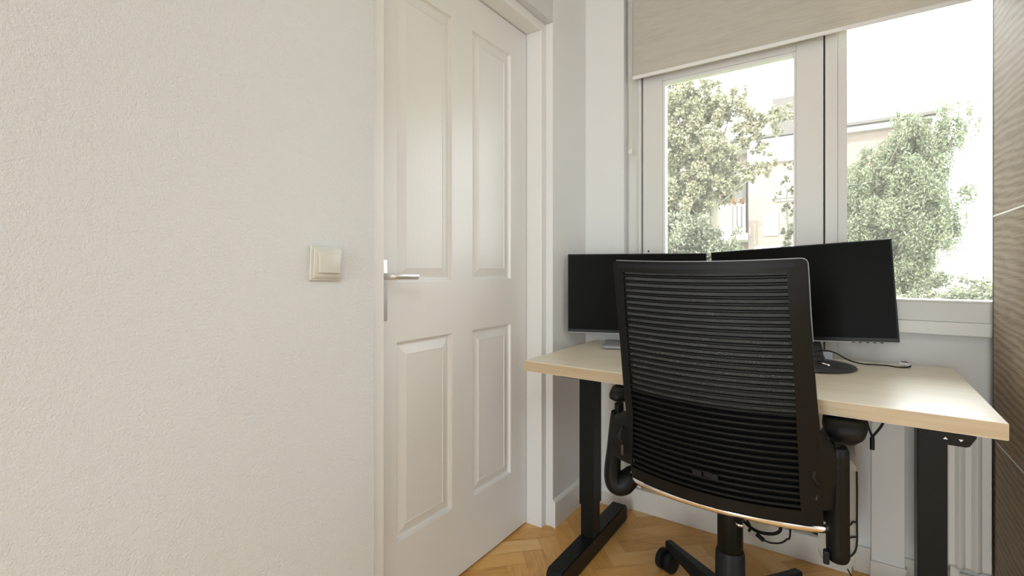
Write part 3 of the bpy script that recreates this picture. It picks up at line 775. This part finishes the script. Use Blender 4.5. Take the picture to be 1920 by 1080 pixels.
# arm posts and pads
def arm(s):
    X = (lambda x: x) if s < 0 else (lambda x: 1.380 - x)
    sh = 0.0 if s < 0 else 0.0
    bm = BM()
    pts = [(0.424, 1.335, 0.628), (0.420, 1.336, 0.60), (0.412, 1.338, 0.52), (0.4055, 1.340, 0.465), (0.406, 1.340, 0.430), (0.414, 1.342, 0.411), (0.430, 1.350, 0.411), (0.447, 1.362, 0.428), (0.462, 1.375, 0.444), (0.50, 1.40, 0.455)]
    if s > 0: pts = [(0.4205, 1.335, 0.640), (0.4205, 1.336, 0.60), (0.420, 1.338, 0.52), (0.420, 1.340, 0.46), (0.4195, 1.340, 0.41), (0.419, 1.340, 0.376)]
    pts = smooth_path([(X(a), b, c) for a, b, c in pts], 3)
    n = len(pts)
    r = [0.019 + 0.006 * math.sin(PI * min(1, i / (n * 0.6))) if i < n * 0.6 else 0.019 - 0.006 * (i / n - 0.6) / 0.4 for i in range(n)]
    if s > 0: r = [0.0235 - (0.004 if i in (0, n - 1) else 0) for i in range(n)]
    else: r = [lerp_tab([(0, 0.0185), (0.25, 0.022), (0.5, 0.026), (0.68, 0.030), (0.8, 0.026), (1.01, 0.013)], i / n) for i in range(n)]
    tube(bm, pts, [q * 1.0 for q in r], 18, [q * 1.15 for q in r])
    post = obj('armrest_post', bm, 'plastic', chair, 'angle')
    if s > 0:
        bm = BM(); tube(bm, [(0.955, 1.352, 0.462), (0.90, 1.38, 0.458), (0.84, 1.42, 0.450)], 0.013, 12); obj('arm_strut', bm, 'plastic', post, 'angle')
        bm = BM(); box(bm, 0.932, 0.945, 1.312, 1.330, 0.370, 0.400, 0.003); obj('latch', bm, 'plastic2', post)
    bm = BM(); tube(bm, [(X(0.4250), 1.345, 0.61), (X(0.424), 1.345, 0.652)], 0.0125, 14, 0.018); obj('lift_tube', bm, 'plastic', post, 'angle')
    # pad: shallow bowl underside and soft top
    cx = X(0.405) if s < 0 else X(0.4065)
    hw = 0.034 if s < 0 else 0.047
    bm = BM(); rings = []
    prof = [(0.35, 0.640), (0.75, 0.645), (0.98, 0.656), (1.0, 0.664), (0.96, 0.674), (0.85, 0.684), (0.5, 0.688)]
    if s > 0: prof = [(0.30, 0.622), (0.60, 0.628), (0.90, 0.645), (1.0, 0.662), (0.98, 0.674), (0.88, 0.684), (0.5, 0.688)]
    for f_, z in prof:
        rings.append([bm.verts.new((cx + f_ * hw * math.copysign(abs(math.cos(a)) ** 0.75, math.cos(a)), 1.458 + f_ * 0.105 * math.copysign(abs(math.sin(a)) ** 0.75, math.sin(a)), z)) for a in [2 * PI * k / 36 for k in range(36)]])
    for A, Bv in zip(rings, rings[1:]):
        for k in range(36): bm.faces.new((A[k], A[(k + 1) % 36], Bv[(k + 1) % 36], Bv[k]))
    bm.faces.new(rings[0][::-1]); bm.faces.new(rings[-1])
    if s > 0:
        pass
    obj('armrest_pad', bm, 'rubber', post, True)
arm(-1); arm(1)
# seat, pan and chrome carrier bar
bm = BM(); rings = []
for f_, z in [(0.90, 0.452), (0.98, 0.457), (1.0, 0.470), (0.99, 0.486), (0.94, 0.497), (0.7, 0.502)]:
    rings.append([bm.verts.new((CX + f_ * 0.212 * math.copysign(abs(math.cos(a)) ** 0.55, math.cos(a)), 1.510 + f_ * 0.205 * math.copysign(abs(math.sin(a)) ** 0.55, math.sin(a)), z)) for a in [2 * PI * k / 48 for k in range(48)]])
for A, Bv in zip(rings, rings[1:]):
    for k in range(48): bm.faces.new((A[k], A[(k + 1) % 48], Bv[(k + 1) % 48], Bv[k]))
bm.faces.new(rings[0][::-1]); bm.faces.new(rings[-1]); obj('seat', bm, 'fabric', chair, True)
bm = BM(); pts = smooth_path([(0.462, 1.362, 0.4560), (0.478, 1.328, 0.4465), (0.545, 1.302, 0.4450), (0.62, 1.290, 0.4440), (0.705, 1.286, 0.4435), (0.79, 1.292, 0.4440), (0.87, 1.306, 0.4440), (0.935, 1.330, 0.4440), (0.950, 1.362, 0.448)], 5)
tube(bm, pts, 0.0100, 14, 0.008); obj('carrier_bar', bm, 'chrome', chair, True)
bm = BM(); box(bm, CX - 0.05, CX + 0.06, 1.40, 1.58, 0.395, 0.450, 0.012, 3); obj('tilt_mechanism', bm, 'plastic', chair)
for x in (0.54, 0.86):
    bm = BM(); tube(bm, [(x, 1.30, 0.448), (x + (CX - x) * 0.4, 1.42, 0.436)], 0.009, 10); obj('carrier_strut', bm, 'plastic', chair, True)
HX, HY = 0.708, 1.46
bm = BM(); lathe(bm, [(0.030, 0.24), (0.0335, 0.245), (0.0335, 0.36), (0.030, 0.395)], (HX, HY, 0), 32); gc = obj('gas_column', bm, 'plastic', chair, 'angle')
bm = BM(); lathe(bm, [(0.040, 0.095), (0.0385, 0.25), (0.035, 0.258)], (HX, HY, 0), 32); obj('column_collar', bm, 'plastic2', chair, 'angle')
bm = BM(); tube(bm, [(HX + 0.018, HY - 0.03, 0.352), (HX + 0.034, HY - 0.040, 0.352)], 0.005, 10); bmesh.ops.create_icosphere(bm, subdivisions=2, radius=0.006, matrix=Matrix.Translation((HX + 0.035, HY - 0.04, 0.354))); obj('lever_pin', bm, 'chrome', gc, True)
bm = BM(); lathe(bm, [(0.048, 0.085), (0.052, 0.095), (0.052, 0.125), (0.042, 0.140)], (HX, HY, 0), 32)
hub = obj('base_hub', bm, 'plastic2', chair, 'angle')
A0 = math.radians(136)
for k in range(5):
    a = A0 - k * 2 * PI / 5; dx, dy = math.cos(a), math.sin(a)
    bm = BM(); rr = []
    for q, hw, z0, z1 in ((0.035, 0.024, 0.085, 0.138), (0.12, 0.020, 0.080, 0.126), (0.22, 0.016, 0.074, 0.112), (0.30, 0.014, 0.072, 0.101), (0.335, 0.013, 0.072, 0.097)):
        px, py = HX + dx * q, HY + dy * q; nx, ny = -dy, dx
        rr.append([bm.verts.new((px + nx * hw * e_, py + ny * hw * e_, z)) for e_, z in ((-1, z0), (1, z0), (1, z1 - 0.006), (0.75, z1), (-0.75, z1), (-1, z1 - 0.006))])
    for A, Bv in zip(rr, rr[1:]):
        for i in range(6): bm.faces.new((A[i], A[(i + 1) % 6], Bv[(i + 1) % 6], Bv[i]))
    bm.faces.new(rr[0]); bm.faces.new(rr[-1][::-1])
    ar = obj('base_arm', bm, 'plastic2', chair, 'angle')
    # caster: stem, hood, twin wheels
    cx, cy = HX + dx * 0.315, HY + dy * 0.315
    aw = math.radians(-20) if k == 0 else a + 1.1 * k
    ox, oy = math.cos(aw), math.sin(aw)           # axle direction
    fx, fy = -oy, ox
    cx2, cy2 = cx + fx * -0.014, cy + fy * -0.014
    if k == 0: cx2, cy2 = 0.4675, 1.675
    bm = BM()
    for s in (-1, 1):
        Mx = Matrix.Translation((cx2 + ox * 0.0175 * s, cy2 + oy * 0.0175 * s, 0.0345)) @ Matrix.Rotation(aw, 4, 'Z') @ Matrix.Rotation(PI / 2, 4, 'Y')
        lathe(bm, [(0.028, -0.0115), (0.0335, -0.009), (0.0345, -0.005), (0.0345, 0.005), (0.0335, 0.009), (0.028, 0.0115)], seg=32, mat=Mx)
    cs = obj('caster', bm, 'plastic2', ar, 'angle')
    bm = BM(); lathe(bm, [(0.006, 0.036), (0.006, 0.072), (0.011, 0.0725), (0.011, 0.078)], (cx, cy, 0), 14)
    box(bm, -0.005, 0.005, -0.02, 0.02, -0.006, 0.018, 0.003, mat=Matrix.Translation((cx2, cy2, 0.04)) @ Matrix.Rotation(aw, 4, 'Z')); 

    me_ = obj('caster_fork', bm, 'plastic', ar)

# ------------------------------------------------------------------ things under the desk
pc = thing('hanging_computer', 'pale grey slim computer hung in black straps behind the right chair arm', 'computer', (0.965, 1.62, 0.22))
bm = BM(); pts = []
for k in range(33):
    a = k / 32 * PI
    pts.append((0.9565 + 0.044 * math.cos(a), 0.505 + 0.030 * math.sin(a)))
for k in range(17):
    a = PI + k / 16 * PI
    pts.append((0.9565 + 0.044 * math.cos(a), 0.262 + 0.044 * math.sin(a)))
A = [bm.verts.new((x, 1.60, z)) for x, z in pts]; Bv = [bm.verts.new((x, 1.80, z)) for x, z in pts]
for k in range(len(pts)): bm.faces.new((A[k], A[(k + 1) % len(pts)], Bv[(k + 1) % len(pts)], Bv[k]))
fa = bm.faces.new(A); fb = bm.faces.new(Bv[::-1]); bmesh.ops.bevel(bm, geom=list(set(fa.edges)), offset=0.004, segments=3, affect='EDGES')
obj('casing', bm, 'greyshell', pc, 'angle')
def strap(p, r=0.0022):
    bm = BM(); tube(bm, smooth_path(p, 5), r, 6, r * 1.4); return obj('strap', bm, 'rubber', pc, True)
strap([(1.0015, 1.597, 0.50), (1.0022, 1.596, 0.44), (1.0020, 1.596, 0.37), (1.0015, 1.597, 0.30), (0.992, 1.595, 0.272), (0.974, 1.595, 0.255)])
strap([(0.965, 1.595, 0.338), (0.985, 1.594, 0.350), (0.9925, 1.594, 0.362), (1.0, 1.596, 0.362)])
strap([(0.960, 1.595, 0.305), (0.978, 1.594, 0.313), (0.995, 1.594, 0.322), (1.001, 1.596, 0.322)])
strap([(0.9565, 1.64, 0.533), (0.9565, 1.64, 0.62), (0.9565, 1.64, 0.6935)], 0.003)
strap([(0.9565, 1.76, 0.533), (0.9565, 1.76, 0.62), (0.9565, 1.76, 0.6985)], 0.003)

def cable(name, label, pts, r=0.0032, n=6):
    bm = BM(); tube(bm, smooth_path(pts, n), r, 8); return tag(obj(name, bm, 'rubber', None, True), label, 'cable')
Yc = 1.78
cable('power_cable', 'thick black cable looping lowest under the desk behind the chair column',
      [(0.60, 1.76, 0.644), (0.61, 1.765, 0.50), (0.63, 1.765, 0.36), (0.668, 1.765, 0.232), (0.700, 1.775, 0.192), (0.735, 1.78, 0.172), (0.775, 1.78, 0.176), (0.800, 1.78, 0.192), (0.803, 1.78, 0.220), (0.795, 1.775, 0.30), (0.78, 1.77, 0.5), (0.77, 1.76, 0.645)], 0.0052)
cable('power_cable', 'black cable ending in a short hook under the desk beside the chair column',
      [(0.66, 1.755, 0.644), (0.665, 1.76, 0.50), (0.68, 1.76, 0.35), (0.690, 1.76, 0.235), (0.706, 1.765, 0.208), (0.716, 1.765, 0.188), (0.712, 1.765, 0.172)], 0.0042)
cp = cable('power_cable', 'thin black cable curving up from a dark plug under the desk',
      [(0.752, 1.76, 0.160), (0.775, 1.765, 0.154), (0.803, 1.765, 0.162), (0.822, 1.765, 0.180), (0.832, 1.765, 0.208), (0.83, 1.765, 0.40), (0.80, 1.76, 0.60), (0.79, 1.75, 0.645)], 0.0028)
bm = BM(); tube(bm, [(0.735, 1.76, 0.172), (0.757, 1.76, 0.158)], 0.0068, 10); obj('plug', bm, 'rubber', cp, 'angle')
lc = cable('lead_cable', 'long thin black lead with inline knob running low past the computer',
      [(0.80, 1.95, 0.16), (0.86, 1.94, 0.152), (0.92, 1.93, 0.138), (0.965, 1.91, 0.10), (1.01, 1.90, 0.03), (1.06, 1.905, 0.004), (1.15, 1.92, 0.004), (1.30, 2.0, 0.004)], 0.0022)
bm = BM(); tube(bm, [(0.878, 1.934, 0.152), (0.902, 1.934, 0.146)], 0.0062, 10); obj('inline_switch', bm, 'rubber', lc, 'angle')
cc = cable('clipped_cable', 'black forked cable hanging below the desk edge left of the handset',
      [(1.100, 1.53, 0.690), (1.085, 1.53, 0.6905), (1.065, 1.53, 0.6860), (1.050, 1.53, 0.650), (1.034, 1.53, 0.622), (1.032, 1.53, 0.610)], 0.0030)
bm = BM(); tube(bm, smooth_path([(1.032, 1.53, 0.622), (1.024, 1.53, 0.645), (1.015, 1.54, 0.680), (1.01, 1.55, 0.6925)], 5), 0.0028, 8); obj('branch', bm, 'rubber', cc, True)
bm = BM(); tube(bm, [(1.0322, 1.53, 0.588), (1.0322, 1.53, 0.618)], 0.0052, 10); obj('plug', bm, 'rubber', cc, 'angle')
bm = BM(); box(bm, 1.094, 1.106, 1.522, 1.540, 0.680, 0.6935, 0.002); obj('clip', bm, 'plastic', cc)
bm = BM(); box(bm, 1.062, 1.072, 1.522, 1.540, 0.684, 0.6935, 0.002); obj('clip', bm, 'plastic', cc)

# ------------------------------------------------------------------ outdoors
GZ = -4.2
def foliage(name, clumps, n, size, mat, parent, seed=1, asp=1.6, droop=0.0, shellp=0.6, sprays=34):
    rg = np.random.default_rng(seed)
    sub = []
    for c in clumps:
        for k in range(max(3, int(sprays * c[3] / 0.5))):
            v_ = rg.normal(size=3); v_ /= np.linalg.norm(v_); q = rg.random() ** 0.45 * 0.92
            sub.append((c[0] + v_[0] * c[3] * q, c[1] + v_[1] * c[3] * q, c[2] + v_[2] * c[3] * q, c[3] * rg.uniform(0.16, 0.34)))
    clumps = sub
    C = np.array([c[:3] for c in clumps]); Rr = np.array([c[3] for c in clumps])
    wts = Rr ** 2.4; wts /= wts.sum(); idx = rg.choice(len(C), n, p=wts)
    d = rg.normal(size=(n, 3)); d /= np.linalg.norm(d, axis=1)[:, None]
    r = rg.random(n) ** shellp * (1 + 0.28 * (rg.random(n) < 0.22) * rg.random(n))
    # ragged clump outline
    rag = 0.78 + 0.42 * rg.random(n) * (0.5 + 0.5 * np.sin(d[:, 0] * 7 + idx) * np.cos(d[:, 2] * 9 + idx * 2))
    P_ = C[idx] + d * (Rr[idx] * r * rag)[:, None] * np.array([1.0, 0.9, 1.0])
    P_[:, 2] -= droop * rg.random(n) ** 2
    a = rg.normal(size=(n, 3)); a[:, 2] -= droop * 4; a /= np.linalg.norm(a, axis=1)[:, None]
    b = np.cross(a, rg.normal(size=(n, 3))); b /= np.linalg.norm(b, axis=1)[:, None]
    s = size * (0.6 + 0.8 * rg.random(n))[:, None]
    v = np.empty((n, 4, 3)); v[:, 0] = P_ - a * s * asp / 2; v[:, 1] = P_ + b * s / 2; v[:, 2] = P_ + a * s * asp / 2; v[:, 3] = P_ - b * s / 2
    me = bpy.data.meshes.new(name); me.vertices.add(4 * n); me.vertices.foreach_set('co', v.reshape(-1))
    me.loops.add(4 * n); me.loops.foreach_set('vertex_index', np.arange(4 * n, dtype=np.int32))
    me.polygons.add(n); me.polygons.foreach_set('loop_start', np.arange(0, 4 * n, 4, dtype=np.int32))
    me.update(calc_edges=True)
    at = me.attributes.new('tone', 'FLOAT', 'FACE'); at.data.foreach_set('value', np.clip(rg.random(n) * 0.8 + 0.2 * rg.random(len(C))[idx], 0, 1))
    me.materials.append(M[mat])
    o = bpy.data.objects.new(name, me); COL.objects.link(o)
    if parent:
        o.parent = parent; me.transform(WORLD[parent.name].inverted())
    WORLD[o.name] = WORLD[parent.name] if parent else Matrix.Identity(4)
    return o
def tree(label, base, clumps, n, size, mat, seed, droop=0.0, asp=1.6, name='garden_tree', tr=0.16, dens=4):
    t = thing(name, label, 'tree', base)
    bm = BM(); bx, by, bz = base
    cz = sum(c[2] for c in clumps) / len(clumps); cxm = sum(c[0] for c in clumps) / len(clumps); cym = sum(c[1] for c in clumps) / len(clumps)
    tube(bm, smooth_path([(bx, by, bz), (bx + 0.1, by, (bz + cz) * 0.5), (cxm, cym, cz - 0.6), (cxm, cym, max(c[2] for c in clumps) - 0.2)], 5),
         [tr * (1 - 0.8 * i / 15) for i in range(16)], 10)
    obj('trunk', bm, 'bark', t, True)
    bm = BM(); rnd = random.Random(seed)
    for c in clumps:
        z0 = min(c[2] - 0.3, cz); s = Vector((cxm + (c[0] - cxm) * 0.1, cym, z0 - 0.3))
        e_ = Vector(c[:3]); m_ = s.lerp(e_, 0.5) + Vector((0, 0, -0.1))
        tube(bm, smooth_path([s, m_, e_], 3), [q_ * tr / 0.16 * 0.5 for q_ in (0.045, 0.04, 0.034, 0.03, 0.024, 0.018, 0.012)], 6)
        for k in range(4):
            q = e_ + Vector((rnd.uniform(-1, 1), rnd.uniform(-1, 1), rnd.uniform(-0.8, 1))) * c[3]
            tube(bm, [m_.lerp(e_, 0.6), q], [0.007, 0.003], 5)
    obj('branches', bm, 'bark', t)
    foliage('foliage', clumps, n, size, mat, t, seed, asp, droop)
    return t
Lc = [(-1.86, 11, 4.51, 0.62), (-1.19, 11, 4.56, 0.54), (-0.93, 11.2, 4.85, 0.30), (-2.09, 11, 3.65, 0.70), (-1.3, 11, 3.54, 0.60), (-0.67, 11, 4.01, 0.42), (-0.27, 11, 4.11, 0.33), (0.02, 11, 4.16, 0.25), (-1.86, 11, 2.54, 0.72), (-1.19, 11, 2.85, 0.52), (-0.70, 11, 3.06, 0.30), (-0.30, 11, 3.22, 0.27), (-0.40, 11, 3.62, 0.25), (-2.5, 11, 2.0, 0.6), (-2.6, 11, 4.2, 0.6), (-2.25, 11, 5.0, 0.5), (-1.6, 11, 4.95, 0.42), (-1.55, 11, 4.1, 0.5), (-1.6, 11, 3.0, 0.5)]
tree('yellow green leafy tree filling the left pane beside the balcony', (-1.5, 11.2, GZ), Lc, 85000, 0.042, 'leafA', 3)
Lb = [(-1.75, 10.5, 1.55, 0.75), (-1.0, 10.5, 1.50, 0.48), (-2.3, 10.5, 1.2, 0.7), (-1.3, 10.5, 0.8, 0.7), (-0.7, 10.4, 0.9, 0.42)]
tree('low soft green bushy tree under the yellow green tree', (-1.6, 10.6, GZ), Lb, 36000, 0.036, 'leafC', 4, name='bushy_tree')
Rc = [(1.75, 9, 3.32, 0.24), (1.92, 9, 3.08, 0.38), (2.21, 9, 3.34, 0.17), (2.42, 9, 3.34, 0.13), (2.15, 9, 2.82, 0.32), (1.75, 9, 2.72, 0.44), (1.44, 9, 2.66, 0.34), (1.2, 9, 2.50, 0.34), (1.92, 9, 2.24, 0.52), (1.44, 9, 1.97, 0.50), (2.15, 9, 1.84, 0.32), (1.87, 9, 1.47, 0.52), (1.37, 9, 1.49, 0.48), (1.75, 9, 0.90, 0.45), (1.3, 9, 0.9, 0.5), (1.15, 9.2, 2.1, 0.45), (1.1, 9.2, 1.5, 0.45), (1.7, 9, 1.7, 0.5), (1.6, 9.1, 2.3, 0.45), (2.35, 9, 3.1, 0.2)]
tree('tall grey green weeping birch seen through the right pane', (1.8, 9.2, GZ), Rc, 140000, 0.017, 'leafB', 5, droop=0.22, asp=2.6, name='birch_tree', tr=0.11)
Rb = [(2.1, 8.2, 0.62, 0.42), (2.45, 8.2, 0.70, 0.32), (1.7, 8.2, 0.35, 0.5), (1.2, 8.2, 0.4, 0.5), (2.8, 8.4, 0.5, 0.4)]
tree('low loose shrub in front of the weeping birch', (2.0, 8.4, GZ), Rb, 16000, 0.024, 'leafC', 6, name='garden_shrub', tr=0.07, asp=2.2)
Tw = [(-0.23, 12.6, 2.76, 0.11), (-0.10, 12.6, 3.11, 0.14), (-0.02, 12.6, 3.4, 0.14), (0.03, 12.6, 2.45, 0.2), (0.0, 12.6, 1.93, 0.22), (0.05, 12.6, 2.86, 0.14), (-0.1, 12.6, 1.6, 0.18)]
tree('sparse young tree in front of the brick wall', (0.05, 12.8, GZ), Tw, 2600, 0.036, 'leafC', 8, name='young_tree', tr=0.05)

# opposite building
bd = thing('apartment_building', 'sunlit brick apartment block with white bands behind the trees', 'building', (0, 22, GZ))
bm = BM(); box(bm, -1.95, 0.3, 20.0, 26, GZ, 5.0); box(bm, 0.3, 14, 20.4, 26, GZ, 5.86); box(bm, -14, -1.95, 21.5, 26, GZ, 7.0); obj('brick_wall', bm, 'brick', bd)
bm = BM(); box(bm, -1.97, 0.32, 19.9, 26, 5.0, 5.75); box(bm, -2.6, 14, 20.2, 26, 5.80, 6.05); obj('white_band', bm, 'render', bd)
bm = BM(); box(bm, -2.6, 14, 19.95, 20.2, 5.97, 6.07); obj('gutter', bm, 'slat', bd)
bm = BM(); box(bm, -1.15, 0.5, 20.0, 25, 6.06, 7.35)
obj('timber_dormer', bm, 'slat', bd)
bm = BM()
vs = [bm.verts.new(p) for p in [(-2.6, 20.2, 6.05), (14, 20.2, 6.05), (14, 25.9, 9.4), (-2.6, 25.9, 9.4), (14, 25.9, 6.05), (-2.6, 25.9, 6.05)]]
for f in ((0, 1, 2, 3), (1, 4, 2), (0, 3, 5), (3, 2, 4, 5), (0, 5, 4, 1)): bm.faces.new([vs[i] for i in f])
obj('roof', bm, 'roof', bd)
bm = BM(); box(bm, -1.45, -0.95, 19.96, 20.05, 2.3, 3.15); obj('window', bm, 'render', bd)
bm = BM(); box(bm, -1.05, 0.3, 19.94, 20.05, 3.55, 4.6); w_ = obj('window', bm, 'render', bd)
bm = BM(); box(bm, -1.15, 0.2, 19.90, 20.0, 3.62, 3.66); obj('pane_bar', bm, 'slat', w_)
bm = BM(); box(bm, -2.75, -1.97, 21.4, 21.5, 2.3, 4.9); obj('doorway', bm, 'shadowglass', bd)
bm = BM(); box(bm, -2.35, -2.22, 21.25, 21.4, 2.3, 4.9); obj('post', bm, 'slat', bd)
bc = thing('balcony', 'white slatted balcony railing on the brick building', 'balcony', (-2.2, 19.5, 2.35))
bm = BM(); box(bm, -2.85, -1.96, 19.4, 21.4, 2.15, 2.42); obj('slab', bm, 'render', bc)
for z in (2.5, 3.42):
    bm = BM(); box(bm, -2.85, -1.96, 19.4, 19.46, z, z + 0.08); obj('rail', bm, 'render', bc)
for k in range(6):
    bm = BM(); x = -2.83 + k * 0.155; box(bm, x, x + 0.08, 19.41, 19.45, 2.42, 3.45); obj('baluster', bm, 'render', bc)
# flower boxes
for (x, z, nm) in ((-2.4, 3.56, 'orange flowers on the white balcony rail'),):
    foliage_o = foliage('flower_box', [(x, 19.3, z, 0.16), (x + 0.3, 19.3, z, 0.14)], 400, 0.07, 'terra', None, 11)
    tag(foliage_o, nm, 'flowers')
# white neighbour house at the right
nh = thing('white_house', 'plain white rendered house at the right edge of the right pane', 'building', (7, 17, GZ))
bm = BM(); box(bm, 3.25, 9, 17, 19.6, GZ, 5.6); obj('wall', bm, 'render', nh)
bm = BM(); box(bm, 3.19, 3.25, 17.05, 17.15, GZ, 5.6); obj('downpipe', bm, 'roof', nh)
# garden terrace wall with white trellis fence
tf = thing('trellis_fence', 'white trellis fence low in front of the brick wall', 'fence', (-0.8, 16, 1.0))
for z in (1.05, 1.35, 1.65):
    bm = BM(); box(bm, -1.2, 0.6, 16.0, 16.04, z, z + 0.07); obj('rail', bm, 'render', tf)
for k in range(8):
    bm = BM(); x = -1.2 + k * 0.24; box(bm, x, x + 0.07, 15.97, 16.0, GZ, 1.75); obj('slat', bm, 'render', tf)
bm = BM(); vs = [bm.verts.new(p) for p in [(-60, 2.2, GZ), (60, 2.2, GZ), (60, 80, GZ), (-60, 80, GZ)]]; bm.faces.new(vs)
g_ = obj('garden_ground', bm, 'grass'); g_['kind'] = 'structure'
